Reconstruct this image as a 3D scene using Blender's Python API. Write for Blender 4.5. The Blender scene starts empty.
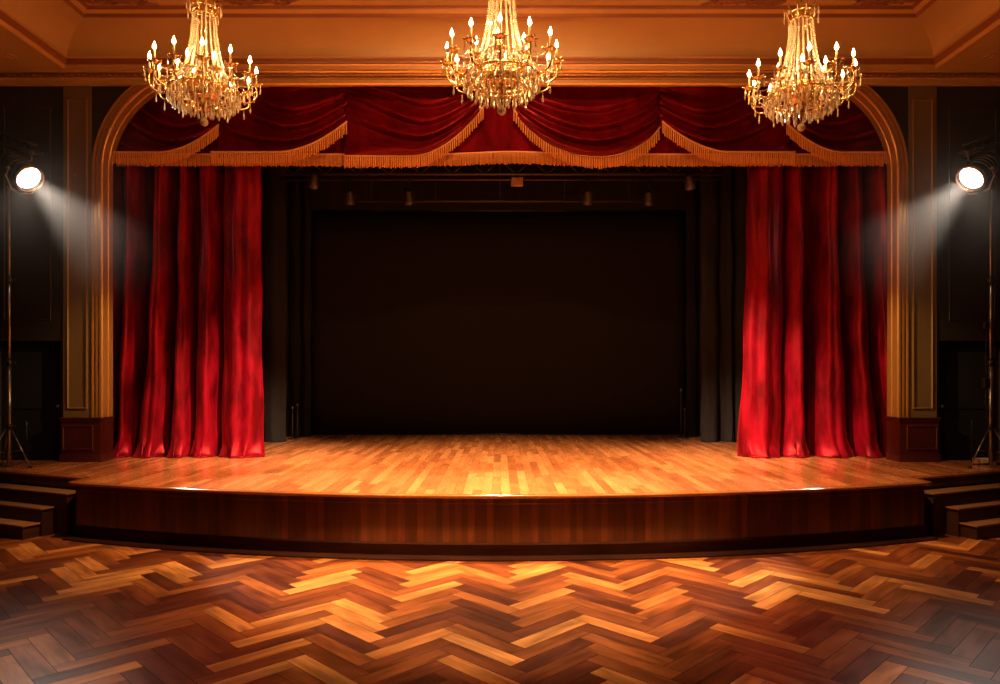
import bpy, bmesh, math, random
from mathutils import Vector, Matrix, Quaternion
random.seed(7)
PI = math.pi
sc = bpy.context.scene
COL = sc.collection

# ------------------------------------------------------------------ camera, world, exposure
cam_d = bpy.data.cameras.new('camera')
cam_d.sensor_width = 36.0
cam_d.lens = 708.0 / 1000.0 * 36.0
cam_d.shift_y = 0.033
cam_d.clip_end = 200
cam = bpy.data.objects.new('camera', cam_d)
COL.objects.link(cam)
cam.location = (0, 0, 2.56)
cam.rotation_euler = (PI / 2, 0, 0)
sc.camera = cam

world = bpy.data.worlds.new('world')
sc.world = world
world.use_nodes = True
world.node_tree.nodes['Background'].inputs[0].default_value = (1.0, 0.55, 0.25, 1)
world.node_tree.nodes['Background'].inputs[1].default_value = 0.004

vs = sc.view_settings
vs.view_transform = 'Standard'
vs.look = 'None'
vs.gamma = 1.0
vs.use_curve_mapping = False
vs.exposure = 0.0
cy = sc.cycles
cy.use_denoising = True
cy.max_bounces = 8
cy.transparent_max_bounces = 12
cy.volume_bounces = 0
cy.sample_clamp_indirect = 4.0
cy.sample_clamp_direct = 0.0
cy.caustics_reflective = False
cy.caustics_refractive = False

def lamp(name, kind, loc, energy, color, target=None, **kw):
    d = bpy.data.lights.new(name, kind)
    d.energy = energy
    d.color = color
    for k, v in kw.items():
        setattr(d, k, v)
    o = bpy.data.objects.new(name, d)
    COL.objects.link(o)
    o.location = loc
    if target is not None:
        o.rotation_euler = (Vector(target) - Vector(loc)).to_track_quat('-Z', 'Y').to_euler()
    return o

WARM = (1.0, 0.48, 0.16)
AMBER = (1.0, 0.56, 0.25)
# unseen ceiling lamps: theatre spots for stage and curtains, plus added fills
lamp('stage_wash', 'SPOT', (0, 11.4, 8.7), 12500, (1.0, 0.62, 0.31), (0, 12.5, 0.9), spot_size=math.radians(84), spot_blend=1.0, shadow_soft_size=0.2)
lamp('floor_fill', 'SPOT', (0, 8.3, 8.6), 13000, AMBER, (0, 9.4, 0.0), spot_size=math.radians(50), spot_blend=1.0, shadow_soft_size=0.2)  # added to brighten the floor before the stage
for s in (-1, 1):
    lamp('arch_fill', 'SPOT', (-3.5 * s, 9.4, 8.5), 7000, (1.0, 0.66, 0.30), (7.8 * s, 13.7, 2.8), spot_size=math.radians(12), spot_blend=1.0, shadow_soft_size=0.08)  # lamp pair added to brighten the jambs and lower pilasters
    lamp('side_fill', 'SPOT', (3.2 * s, 9.6, 8.6), 3400, AMBER, (4.6 * s, 11.9, 0.9), spot_size=math.radians(58), spot_blend=1.0, shadow_soft_size=0.2)  # extra pair added to lift the stage sides
    lamp('curtain_spot', 'SPOT', (-1.6 * s, 8.4, 8.4), 17500, (1.0, 0.66, 0.44), (4.5 * s, 14.4, 1.7), spot_size=math.radians(28), spot_blend=1.0, shadow_soft_size=0.08)
lamp('valance_fill', 'SPOT', (0, 9.6, 8.75), 620, (1.0, 0.6, 0.35), (0, 14.1, 7.3), spot_size=math.radians(105), spot_blend=1.0, shadow_soft_size=0.1)  # added so the swag folds catch highlights

# ------------------------------------------------------------------ materials
MATS = {}
def new_mat(name):
    m = bpy.data.materials.new(name)
    m.use_nodes = True
    nt = m.node_tree
    b = nt.nodes['Principled BSDF']
    MATS[name] = m
    return m, nt, b
def N(nt, typ, **kw):
    n = nt.nodes.new(typ)
    for k, v in kw.items():
        setattr(n, k, v)
    return n
def plain(name, col, rough=0.5, metal=0.0, noise=0.0, nscale=8.0, bump=0.0, coat=0.0, spec=0.5):
    m, nt, b = new_mat(name)
    b.inputs['Roughness'].default_value = rough
    b.inputs['Metallic'].default_value = metal
    b.inputs['Coat Weight'].default_value = coat
    b.inputs['Specular IOR Level'].default_value = spec
    tc = N(nt, 'ShaderNodeTexCoord')
    nz = N(nt, 'ShaderNodeTexNoise')
    nz.inputs['Scale'].default_value = nscale
    nz.inputs['Detail'].default_value = 5
    nt.links.new(tc.outputs['Object'], nz.inputs['Vector'])
    mix = N(nt, 'ShaderNodeMix', data_type='RGBA')
    mix.inputs[6].default_value = (*[c * (1 - noise) for c in col], 1)
    mix.inputs[7].default_value = (*[min(1, c * (1 + noise)) for c in col], 1)
    nt.links.new(nz.outputs['Fac'], mix.inputs[0])
    nt.links.new(mix.outputs[2], b.inputs['Base Color'])
    if bump:
        bp = N(nt, 'ShaderNodeBump')
        bp.inputs['Strength'].default_value = bump
        bp.inputs['Distance'].default_value = 0.02
        nt.links.new(nz.outputs['Fac'], bp.inputs['Height'])
        nt.links.new(bp.outputs[0], b.inputs['Normal'])
    return m
def wood(name, stops, rough=0.25, coat=0.3, grain=26.0, bump=0.03, gvar=0.35):
    """planks: colour from the per-plank 'tint' attribute, grain along UV x"""
    m, nt, b = new_mat(name)
    at = N(nt, 'ShaderNodeAttribute', attribute_name='tint')
    rp = N(nt, 'ShaderNodeValToRGB')
    el = rp.color_ramp.elements
    while len(el) < len(stops):
        el.new(0.5)
    for e, (p, c) in zip(el, stops):
        e.position = p
        e.color = (*c, 1)
    nt.links.new(at.outputs['Fac'], rp.inputs[0])
    uv = N(nt, 'ShaderNodeUVMap', uv_map='UVMap')
    mp = N(nt, 'ShaderNodeMapping')
    mp.inputs['Scale'].default_value = (1.2, grain, 1)
    nt.links.new(uv.outputs[0], mp.inputs[0])
    nz = N(nt, 'ShaderNodeTexNoise')
    nz.inputs['Scale'].default_value = 1.6
    nz.inputs['Detail'].default_value = 6
    nz.inputs['Roughness'].default_value = 0.65
    nz.inputs['Distortion'].default_value = 0.3
    nt.links.new(mp.outputs[0], nz.inputs['Vector'])
    nz2 = N(nt, 'ShaderNodeTexNoise')
    nz2.inputs['Scale'].default_value = 1.0
    nz2.inputs['Detail'].default_value = 1.5
    mp2 = N(nt, 'ShaderNodeMapping')
    mp2.inputs['Scale'].default_value = (1.3, 6, 1)
    nt.links.new(uv.outputs[0], mp2.inputs[0])
    nt.links.new(mp2.outputs[0], nz2.inputs['Vector'])
    ad = N(nt, 'ShaderNodeMath', operation='MULTIPLY')
    nt.links.new(nz.outputs['Fac'], ad.inputs[0])
    nt.links.new(nz2.outputs['Fac'], ad.inputs[1])
    mr = N(nt, 'ShaderNodeMapRange')
    mr.inputs['From Min'].default_value = 0.12
    mr.inputs['From Max'].default_value = 0.42
    mr.inputs['To Min'].default_value = 1 - gvar
    mr.inputs['To Max'].default_value = 1 + gvar * 0.8
    nt.links.new(ad.outputs[0], mr.inputs[0])
    mul = N(nt, 'ShaderNodeVectorMath', operation='SCALE')
    nt.links.new(rp.outputs[0], mul.inputs[0])
    nt.links.new(mr.outputs[0], mul.inputs['Scale'])
    nt.links.new(mul.outputs[0], b.inputs['Base Color'])
    b.inputs['Roughness'].default_value = rough
    b.inputs['Coat Weight'].default_value = coat
    b.inputs['Coat Roughness'].default_value = rough * (1.0 if name == 'parquet' else 0.6)
    rr = N(nt, 'ShaderNodeMapRange')
    rr.inputs['To Min'].default_value = rough * 0.8
    rr.inputs['To Max'].default_value = rough * 1.4
    nt.links.new(nz2.outputs['Fac'], rr.inputs[0])
    nt.links.new(rr.outputs[0], b.inputs['Roughness'])
    bp = N(nt, 'ShaderNodeBump')
    bp.inputs['Strength'].default_value = bump
    bp.inputs['Distance'].default_value = 0.02
    nt.links.new(nz.outputs['Fac'], bp.inputs['Height'])
    nt.links.new(bp.outputs[0], b.inputs['Normal'])
    return m
def velvet(name, dark, light, sheen=0.6, tint=(1, .1, .1), rough=0.55):
    m, nt, b = new_mat(name)
    tc = N(nt, 'ShaderNodeTexCoord')
    mp = N(nt, 'ShaderNodeMapping')
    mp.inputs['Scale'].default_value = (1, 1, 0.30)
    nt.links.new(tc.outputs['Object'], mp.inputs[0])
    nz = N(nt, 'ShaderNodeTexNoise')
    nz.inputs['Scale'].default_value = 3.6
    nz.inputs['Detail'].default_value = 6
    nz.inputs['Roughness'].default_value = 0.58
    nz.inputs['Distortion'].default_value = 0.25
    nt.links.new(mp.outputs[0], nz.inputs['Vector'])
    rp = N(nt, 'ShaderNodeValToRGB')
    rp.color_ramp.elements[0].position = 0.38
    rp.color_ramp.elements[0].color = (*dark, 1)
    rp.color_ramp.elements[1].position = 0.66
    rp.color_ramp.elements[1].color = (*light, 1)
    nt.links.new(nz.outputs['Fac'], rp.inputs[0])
    nt.links.new(rp.outputs[0], b.inputs['Base Color'])
    b.inputs['Roughness'].default_value = rough
    b.inputs['Specular IOR Level'].default_value = 0.25
    b.inputs['Specular Tint'].default_value = (*tint, 1)
    b.inputs['Sheen Weight'].default_value = sheen
    b.inputs['Sheen Roughness'].default_value = 0.4
    b.inputs['Sheen Tint'].default_value = (*tint, 1)
    bp = N(nt, 'ShaderNodeBump')
    bp.inputs['Strength'].default_value = 0.12
    bp.inputs['Distance'].default_value = 0.03
    nt.links.new(nz.outputs['Fac'], bp.inputs['Height'])
    nt.links.new(bp.outputs[0], b.inputs['Normal'])
    return m
def emit(name, col, strength):
    m, nt, b = new_mat(name)
    b.inputs['Base Color'].default_value = (*col, 1)
    b.inputs['Emission Color'].default_value = (*col, 1)
    b.inputs['Emission Strength'].default_value = strength
    return m

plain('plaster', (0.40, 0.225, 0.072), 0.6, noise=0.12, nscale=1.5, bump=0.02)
plain('plaster_red', (0.19, 0.058, 0.017), 0.5, noise=0.2, nscale=3)
plain('cream_trim', (0.46, 0.22, 0.06), 0.42, noise=0.08)
plain('gilt_trim', (0.85, 0.45, 0.12), 0.26, metal=0.6, noise=0.1)
plain('arch_gilt', (0.42, 0.19, 0.05), 0.3, metal=0.5, noise=0.08)
plain('pilaster_paint', (0.13, 0.075, 0.028), 0.42, noise=0.15, nscale=2)
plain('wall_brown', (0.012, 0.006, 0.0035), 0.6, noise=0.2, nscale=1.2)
plain('carved_brown', (0.13, 0.05, 0.02), 0.5, noise=0.3, nscale=20)
plain('mahogany', (0.055, 0.009, 0.004), 0.3, noise=0.35, nscale=7, coat=0.4)
plain('dull_gilt', (0.20, 0.105, 0.03), 0.35, metal=0.3)
plain('black_paint', (0.006, 0.005, 0.005), 0.7, spec=0.2)
plain('black_cloth', (0.012, 0.010, 0.008), 0.9, noise=0.3, spec=0.1)
plain('leg_cloth', (0.018, 0.015, 0.013), 0.9, noise=0.3, spec=0.1)
plain('screen_cloth', (0.014, 0.010, 0.006), 0.85, noise=0.1, nscale=2, spec=0.1)
plain('black_metal', (0.03, 0.026, 0.022), 0.38, metal=0.6, noise=0.3)
plain('steel', (0.30, 0.27, 0.23), 0.3, metal=0.9, noise=0.2)
plain('chrome', (0.7, 0.68, 0.62), 0.15, metal=1.0)
plain('rig_metal', (0.07, 0.045, 0.03), 0.5, metal=0.4)
plain('tan_box', (0.48, 0.30, 0.17), 0.6)
plain('white_card', (0.75, 0.68, 0.55), 0.6)
plain('fringe_gold', (0.70, 0.27, 0.05), 0.45, metal=0.15, noise=0.35, nscale=40)
plain('antique_gold', (0.80, 0.50, 0.18), 0.25, metal=0.9, noise=0.3, nscale=30)
plain('candle_ivory', (0.85, 0.62, 0.35), 0.45)
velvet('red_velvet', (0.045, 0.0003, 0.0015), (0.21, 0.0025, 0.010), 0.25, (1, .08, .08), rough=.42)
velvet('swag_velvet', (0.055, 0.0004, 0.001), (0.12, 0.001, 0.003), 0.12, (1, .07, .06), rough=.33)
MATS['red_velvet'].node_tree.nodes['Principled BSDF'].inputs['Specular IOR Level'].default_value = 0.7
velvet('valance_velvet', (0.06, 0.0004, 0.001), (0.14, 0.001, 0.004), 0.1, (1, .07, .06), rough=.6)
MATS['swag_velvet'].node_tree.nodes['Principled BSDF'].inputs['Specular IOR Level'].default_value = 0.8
wood('parquet', [(0.0, (0.085, 0.017, 0.004)), (0.35, (0.18, 0.042, 0.008)), (0.70, (0.31, 0.088, 0.016)), (0.80, (0.48, 0.17, 0.036)), (1.0, (0.66, 0.27, 0.065))], rough=0.30, coat=0.5, grain=11, bump=.03, gvar=.55)
wood('stage_boards', [(0.0, (0.34, 0.105, 0.032)), (0.5, (0.48, 0.165, 0.052)), (1.0, (0.62, 0.24, 0.080))], rough=0.24, coat=0.6, grain=20, gvar=.2, bump=.0)
wood('fascia_wood', [(0.0, (0.050, 0.011, 0.004)), (0.6, (0.088, 0.021, 0.007)), (1.0, (0.14, 0.036, 0.010))], rough=0.3, coat=0.4, grain=16)
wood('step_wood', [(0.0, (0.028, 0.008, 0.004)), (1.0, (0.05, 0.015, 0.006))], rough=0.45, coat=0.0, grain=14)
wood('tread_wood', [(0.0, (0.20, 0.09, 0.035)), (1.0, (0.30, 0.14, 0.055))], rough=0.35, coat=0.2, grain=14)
wood('nosing_wood', [(0.0, (0.26, 0.075, 0.02)), (1.0, (0.36, 0.12, 0.03))], rough=0.16, coat=0.8, grain=10)
wood('shoe_wood', [(0.0, (0.02, 0.007, 0.004)), (1.0, (0.035, 0.01, 0.005))], rough=0.6, coat=0.0, grain=10)
MATS['shoe_wood'].node_tree.nodes['Principled BSDF'].inputs['Specular IOR Level'].default_value = 0.03
emit('bulb_glow', (1.0, 0.66, 0.32), 60)
emit('lamp_lens', (1.0, 0.90, 0.78), 60)
m, nt, b = new_mat('crystal')
b.inputs['Base Color'].default_value = (1.0, 0.86, 0.62, 1)
b.inputs['Roughness'].default_value = 0.06
b.inputs['Transmission Weight'].default_value = 0.4
b.inputs['IOR'].default_value = 1.5
b.inputs['Specular IOR Level'].default_value = 1.0
b.inputs['Coat Weight'].default_value = 0.5

# ------------------------------------------------------------------ mesh helpers
def tag(o, label=None, cat=None, group=None, kind=None):
    if label: o['label'] = label
    if cat: o['category'] = cat
    if group: o['group'] = group
    if kind: o['kind'] = kind
    return o
def empty(name, loc, label, cat, group=None, rz=0.0):
    o = bpy.data.objects.new(name, None)
    o.empty_display_size = 0.2
    COL.objects.link(o)
    o.location = loc
    o.rotation_euler = (0, 0, rz)
    return tag(o, label, cat, group)

class MB:
    def __init__(self):
        self.bm = bmesh.new()
        self.uv = self.bm.loops.layers.uv.new('UVMap')
        self.tint = self.bm.loops.layers.float_color.new('tint')
    def face(self, vs, mi=0, smooth=False, t=None, uvs=None):
        try:
            f = self.bm.faces.new(vs)
        except ValueError:
            return None
        f.material_index = mi
        f.smooth = smooth
        for i, l in enumerate(f.loops):
            if t is not None: l[self.tint] = (t, t, t, 1)
            if uvs: l[self.uv].uv = uvs[i]
        return f
    def v(self, *p):
        return self.bm.verts.new(p if len(p) == 3 else p[0])
    def box(self, c, s, rot=None, mi=0, bevel=0.0, t=0.5):
        g = bmesh.ops.create_cube(self.bm, size=1.0)
        M = Matrix.Translation(c) @ (rot.to_matrix().to_4x4() if rot else Matrix()) @ Matrix.Diagonal((*s, 1))
        bmesh.ops.transform(self.bm, matrix=M, verts=g['verts'])
        fs = set(f for v in g['verts'] for f in v.link_faces)
        for f in fs:
            f.material_index = mi
            ax = max(range(3), key=lambda i: abs(f.normal[i]))
            for l in f.loops:
                l[self.tint] = (t, t, t, 1)
                p = l.vert.co
                l[self.uv].uv = (p.x, p.y + p.z)
        if bevel:
            es = list(set(e for v in g['verts'] for e in v.link_edges))
            bmesh.ops.bevel(self.bm, geom=es, offset=bevel, segments=2, affect='EDGES', profile=0.5)
    def tube(self, pts, r, n=8, mi=0, cap=True, closed=False):
        pts = [Vector(p) for p in pts]
        rs = r if isinstance(r, (list, tuple)) else [r] * len(pts)
        rings = []
        up = None
        for i, p in enumerate(pts):
            a = pts[i - 1] if i else (pts[-1] if closed else pts[0])
            b_ = pts[i + 1] if i < len(pts) - 1 else (pts[0] if closed else pts[-1])
            d = (b_ - a)
            d = d.normalized() if d.length > 1e-9 else Vector((0, 0, 1))
            if up is None:
                up = Vector((0, 0, 1)) if abs(d.z) < 0.9 else Vector((1, 0, 0))
            x = d.cross(up).normalized()
            up = x.cross(d).normalized()
            rings.append([self.v(p + (x * math.cos(2 * PI * k / n) + up * math.sin(2 * PI * k / n)) * rs[i]) for k in range(n)])
        m_ = len(rings)
        for i in range(m_ if closed else m_ - 1):
            A, B = rings[i], rings[(i + 1) % m_]
            for k in range(n):
                self.face([A[k], A[(k + 1) % n], B[(k + 1) % n], B[k]], mi, True, 0.5)
        if cap and not closed:
            self.face(rings[0][::-1], mi); self.face(rings[-1], mi)
    def lathe(self, prof, n=16, mi=0, c=(0, 0, 0), smooth=True, rot=None, sc_=(1, 1)):
        rings = []
        for r, z in prof:
            if r < 1e-6:
                p = Vector((0, 0, z))
                if rot: p = rot @ p
                rings.append([self.v(p + Vector(c))])
            else:
                ring = []
                for k in range(n):
                    a = 2 * PI * k / n
                    p = Vector((r * math.cos(a) * sc_[0], r * math.sin(a) * sc_[1], z))
                    if rot: p = rot @ p
                    ring.append(self.v(p + Vector(c)))
                rings.append(ring)
        for A, B in zip(rings, rings[1:]):
            if len(A) == 1 and len(B) == 1: continue
            for k in range(n):
                a0, a1 = A[k % len(A)], A[(k + 1) % len(A)]
                b0, b1 = B[k % len(B)], B[(k + 1) % len(B)]
                vs_ = [a0, a1, b1, b0]
                if len(A) == 1: vs_ = [a0, b1, b0]
                if len(B) == 1: vs_ = [a0, a1, b0]
                self.face(vs_, mi, smooth, 0.5)
    def grid(self, P, mi=0, smooth=True, flip=False, mif=None, t=0.5):
        """P[i][j] -> points"""
        V = [[self.v(p) for p in row] for row in P]
        for i in range(len(V) - 1):
            for j in range(len(V[0]) - 1):
                q = [V[i][j], V[i + 1][j], V[i + 1][j + 1], V[i][j + 1]]
                if flip: q.reverse()
                self.face(q, mif(i, j) if mif else mi, smooth, t, [(i * .1, j * .1)] * 4)
        return V
    def build(self, name, mats, parent=None, thick=0.0, loc=None):
        me = bpy.data.meshes.new(name)
        self.bm.normal_update()
        self.bm.to_mesh(me)
        self.bm.free()
        for mname in ([mats] if isinstance(mats, str) else mats):
            me.materials.append(MATS[mname])
        o = bpy.data.objects.new(name, me)
        COL.objects.link(o)
        if parent is not None:
            o.parent = parent
        if loc: o.location = loc
        if thick:
            md = o.modifiers.new('thickness', 'SOLIDIFY')
            md.thickness = abs(thick); md.offset = -1 if thick > 0 else 1
        return o

def offset_path(path, d, closed=False):
    """offset a 2D path to its left by d, mitred"""
    out = []
    n = len(path)
    for i, p in enumerate(path):
        def nrm(a, b):
            v = Vector((b[0] - a[0], b[1] - a[1])); v.normalize()
            return Vector((-v.y, v.x))
        if closed or 0 < i < n - 1:
            n1 = nrm(path[i - 1], p); n2 = nrm(p, path[(i + 1) % n])
            m_ = (n1 + n2); m_.normalize()
            k = 1 / max(0.35, m_.dot(n1))
            q = Vector(p) + m_ * d * k
        elif i == 0:
            q = Vector(p) + nrm(p, path[1]) * d
        else:
            q = Vector(p) + nrm(path[i - 1], p) * d
        out.append((q.x, q.y))
    return out
def sweep(mb, path, prof, to3d, mi=0, mis=None, smooth=False, closed=False, tints=None, flip=False, uvdir=0):
    """prof: list of (offset left, height)"""
    P = [offset_path(path, o_, closed) for o_, h in prof]
    n = len(path)
    V = [[mb.v(to3d(P[j][i], prof[j][1])) for j in range(len(prof))] for i in range(n)]
    L = [0]
    for a, b_ in zip(path, path[1:]):
        L.append(L[-1] + math.dist(a, b_))
    H = [0]
    for a, b_ in zip(prof, prof[1:]):
        H.append(H[-1] + math.dist(a, b_))
    for i in range(n if closed else n - 1):
        i2 = (i + 1) % n
        t = tints[i] if tints else 0.5
        off = random.random() * 30 if tints else 0
        for j in range(len(prof) - 1):
            q = [V[i][j], V[i2][j], V[i2][j + 1], V[i][j + 1]]
            l2 = L[i2] if i2 > i else L[i] + 1
            uv = [(L[i], H[j]), (l2, H[j]), (l2, H[j + 1]), (L[i], H[j + 1])]
            if uvdir: uv = [(b_ + off, a + off) for a, b_ in uv]
            if flip:
                q.reverse(); uv.reverse()
            mb.face(q, mis[j] if mis else mi, smooth, t, uv)

XYZ = lambda p, h: (p[0], p[1], h)

# ------------------------------------------------------------------ dimensions (metres)
SH = 0.90                      # stage height
YW, YB = 13.60, 13.95          # proscenium wall front and back
XS = 9.70                      # side walls
YC, RS = 28.6, 18.8            # stage arc
XE, YE = 6.70, 11.50           # where the arc ends and the side platforms start
def arc_y(x): return YC - math.sqrt(RS * RS - x * x)
def front_y(x):
    x = abs(x)
    return arc_y(x) if x <= XE else YE + (x - XE) * 0.43
def cz(z): return 2.56 + (z - 2.56) * 0.984

# ------------------------------------------------------------------ auditorium floor: herringbone parquet
mb = MB()
PW, PL = 0.192, 0.95
n_ = PL / PW
def rot45(u, v):
    # u,v axes at +-45 degrees; the chevron points away from the camera
    return ((u - v) / math.sqrt(2) * 1.0, (u + v) / math.sqrt(2))
X0, Y0 = 0.23, 3.1
g = 0.0022
for c in range(-14, 15):
    for i in range(-95, 130):
        for typ in (0, 1):
            bu, bv = i * PW + c * PL, i * PW - c * PL
            if typ == 0: u0, v0, u1, v1 = bu, bv, bu + PL, bv + PW
            else: u0, v0, u1, v1 = bu, bv + PW, bu + PW, bv + PW + PL
            cx_, cy_ = rot45((u0 + u1) / 2, (v0 + v1) / 2)
            cx_ += X0; cy_ += Y0
            if abs(cx_) > XS + 0.3 or cy_ < -3.2 or cy_ > 14: continue
            t = random.random()
            q = [(u0 + g, v0 + g), (u1 - g, v0 + g), (u1 - g, v1 - g), (u0 + g, v1 - g)]
            P = [rot45(*p) for p in q]
            vs_ = [mb.v(p[0] + X0, p[1] + Y0, 0.0) for p in P]
            o_ = random.random() * 50
            if typ == 0: uvs = [(p[0] - u0 + o_, p[1] - v0 + o_) for p in q]
            else: uvs = [(p[1] - v0 + o_, p[0] - u0 + o_) for p in q]
            mb.face(vs_, 0, False, t, uvs)
fl = mb.build('floor', 'parquet')
tag(fl, kind='structure', label='glossy herringbone parquet floor of the auditorium', cat='floor')
mb = MB()
mb.box((0, 5.4, -0.052), (19.4, 17.2, 0.1))
tag(mb.build('floor_base', 'black_paint'), kind='structure')

# ------------------------------------------------------------------ walls
def arch_path(r, x0=-5.76, z0=6.50, zb=0.0, seg=18):
    """path up the left jamb, over the head and down the right jamb"""
    pts = [(x0 - r, zb), (x0 - r, z0)]
    for k in range(1, seg + 1):
        a = PI - PI / 2 * k / seg
        pts.append((x0 + r * math.cos(a), z0 + r * math.sin(a)))
    for k in range(seg):
        a = PI / 2 - PI / 2 * k / seg
        pts.append((-x0 + r * math.cos(a), z0 + r * math.sin(a)))
    pts += [(-x0 + r, z0), (-x0 + r, zb)]
    return pts
RI = 1.87
DOORX = 8.44
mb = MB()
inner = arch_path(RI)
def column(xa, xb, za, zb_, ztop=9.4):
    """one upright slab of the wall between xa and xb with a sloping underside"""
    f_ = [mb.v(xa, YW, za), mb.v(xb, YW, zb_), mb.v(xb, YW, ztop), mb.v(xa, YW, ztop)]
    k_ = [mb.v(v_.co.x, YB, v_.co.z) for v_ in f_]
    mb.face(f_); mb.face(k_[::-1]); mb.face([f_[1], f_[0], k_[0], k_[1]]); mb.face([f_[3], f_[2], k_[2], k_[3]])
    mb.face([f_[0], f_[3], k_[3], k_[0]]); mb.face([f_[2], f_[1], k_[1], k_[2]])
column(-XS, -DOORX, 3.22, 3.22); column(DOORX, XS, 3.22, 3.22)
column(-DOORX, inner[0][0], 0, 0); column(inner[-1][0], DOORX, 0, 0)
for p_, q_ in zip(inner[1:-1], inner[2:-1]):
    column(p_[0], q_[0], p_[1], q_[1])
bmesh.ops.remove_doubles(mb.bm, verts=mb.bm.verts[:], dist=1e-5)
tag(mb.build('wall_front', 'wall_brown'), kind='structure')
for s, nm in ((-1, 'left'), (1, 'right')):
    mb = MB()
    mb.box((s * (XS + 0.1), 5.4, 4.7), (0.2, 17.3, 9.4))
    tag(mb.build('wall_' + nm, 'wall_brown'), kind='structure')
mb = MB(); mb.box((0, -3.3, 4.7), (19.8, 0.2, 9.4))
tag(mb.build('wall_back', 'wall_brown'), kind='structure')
# doors beside the arch
for s, k in ((-1, 1), (1, 2)):
    mb = MB()
    cx_ = s * (DOORX + XS) / 2
    mb.box((cx_, YW + 0.20, 2.06), (XS - DOORX - 0.02, 0.06, 2.32), bevel=0.004)
    for zz, hh in ((1.35, 0.6), (2.45, 1.1)):
        mb.box((cx_, YW + 0.165, zz), (0.85, 0.02, hh), bevel=0.006)
    d = tag(mb.build('door_%d' % k, 'black_paint'), kind='structure')
    hb = MB(); hb.lathe([(0, 0), (.02, 0), (.02, .03), (.035, .05), (.03, .08), (0, .09)], 12, rot=Matrix.Rotation(PI / 2, 3, 'X'), c=(s * (DOORX + 0.12), YW + 0.165, 1.95))
    hb.build('door_knob', 'steel', d)
# stage house
mb = MB()
mb.box((0, 20.3, 5.2), (24.4, 0.2, 10.4)); mb.box((-12.1, 17.2, 5.2), (0.2, 6.3, 10.4)); mb.box((12.1, 17.2, 5.2), (0.2, 6.3, 10.4))
tag(mb.build('wall_stage', 'black_paint'), kind='structure')
mb = MB(); mb.box((0, 17.2, 10.45), (24.4, 6.4, 0.1))
tag(mb.build('ceiling_stage', 'black_paint'), kind='structure')
mb = MB()
for s in (-1, 1): mb.box((s * 10.95, 14.02, 5.2), (2.5, 0.12, 10.4))
mb.box((0, 14.02, 9.9), (19.4, 0.12, 1.1))
tag(mb.build('wall_stage_return', 'black_paint'), kind='structure')

# ------------------------------------------------------------------ ceiling: soffit, coffer frame, cove, flat field
CX, CY, CB = 8.29 * .984, 13.47 * .984, -2.2
mb = MB()
prof = [(-1.6, 8.38), (0, 8.38), (0, 8.365), (.02, 8.365), (.03, 8.44), (.045, 8.45), (.10, 8.54), (.14, 8.55)]
mis = [0, 1, 1, 1, 3, 2, 1]
for k in range(1, 13):
    a = PI / 2 * k / 12
    prof.append((.14 + .74 * (1 - math.cos(a)), 8.55 + .38 * math.sin(a))); mis.append(0)
prof += [(.88, 8.915), (.90, 8.925), (.935, 8.96), (1.03, 8.985), (1.045, 9.005), (1.10, 9.02)]
mis += [2, 2, 2, 1, 2, 2]
rect = [(-CX, CB), (CX, CB), (CX, CY), (-CX, CY)]     # anticlockwise: left is inward
P = [(o_ * .984, cz(h)) for o_, h in prof]
sweep(mb, rect, P, XYZ, mis=mis, closed=True, flip=True)
for f in mb.bm.faces:
    if f.material_index == 0: f.smooth = False
r1 = offset_path(rect, P[-1][0], True)
zt = P[-1][1]
mb.face([mb.v(x, y, zt) for x, y in r1[::-1]])
tag(mb.build('ceiling', ['plaster', 'cream_trim', 'plaster_red', 'gilt_trim']), kind='structure')
mb = MB(); mb.box((0, 5.2, 9.5), (19.8, 17.4, 0.15))
tag(mb.build('ceiling_slab', 'black_paint'), kind='structure')
# front cornice with carved band
def cornice(mb, path, flat):
    pr = [(0, 8.205), (.07, 8.21), (.09, 8.225), (.09, 8.305), (.11, 8.31), (.12, 8.32), (.14, 8.32), (.24, 8.36), (.26, 8.365), (.28, 8.38), (.30, 8.39)]
    pr = [(a, cz(b_) - 0.01) for a, b_ in pr]
    sweep(mb, path, pr, XYZ, mis=[0, 1, 0, 1, 1, 1, 2, 2, 1, 1], flip=flat)
mb = MB()
cornice(mb, [(XS, 13.6), (-XS, 13.6)], False)
x = -9.3
while x < 9.31:        # carved blocks along the band
    mb.box((x, 13.6 - .195, cz(8.335) - .01), (0.055, 0.06, 0.022), mi=2, bevel=0.006)
    mb.box((x + .06, 13.6 - .20, cz(8.333) - .01), (0.02, 0.07, 0.012), mi=3)
    x += 0.12
tag(mb.build('trim_1', ['cream_trim', 'gilt_trim', 'carved_brown', 'plaster_red']), kind='structure')
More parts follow.
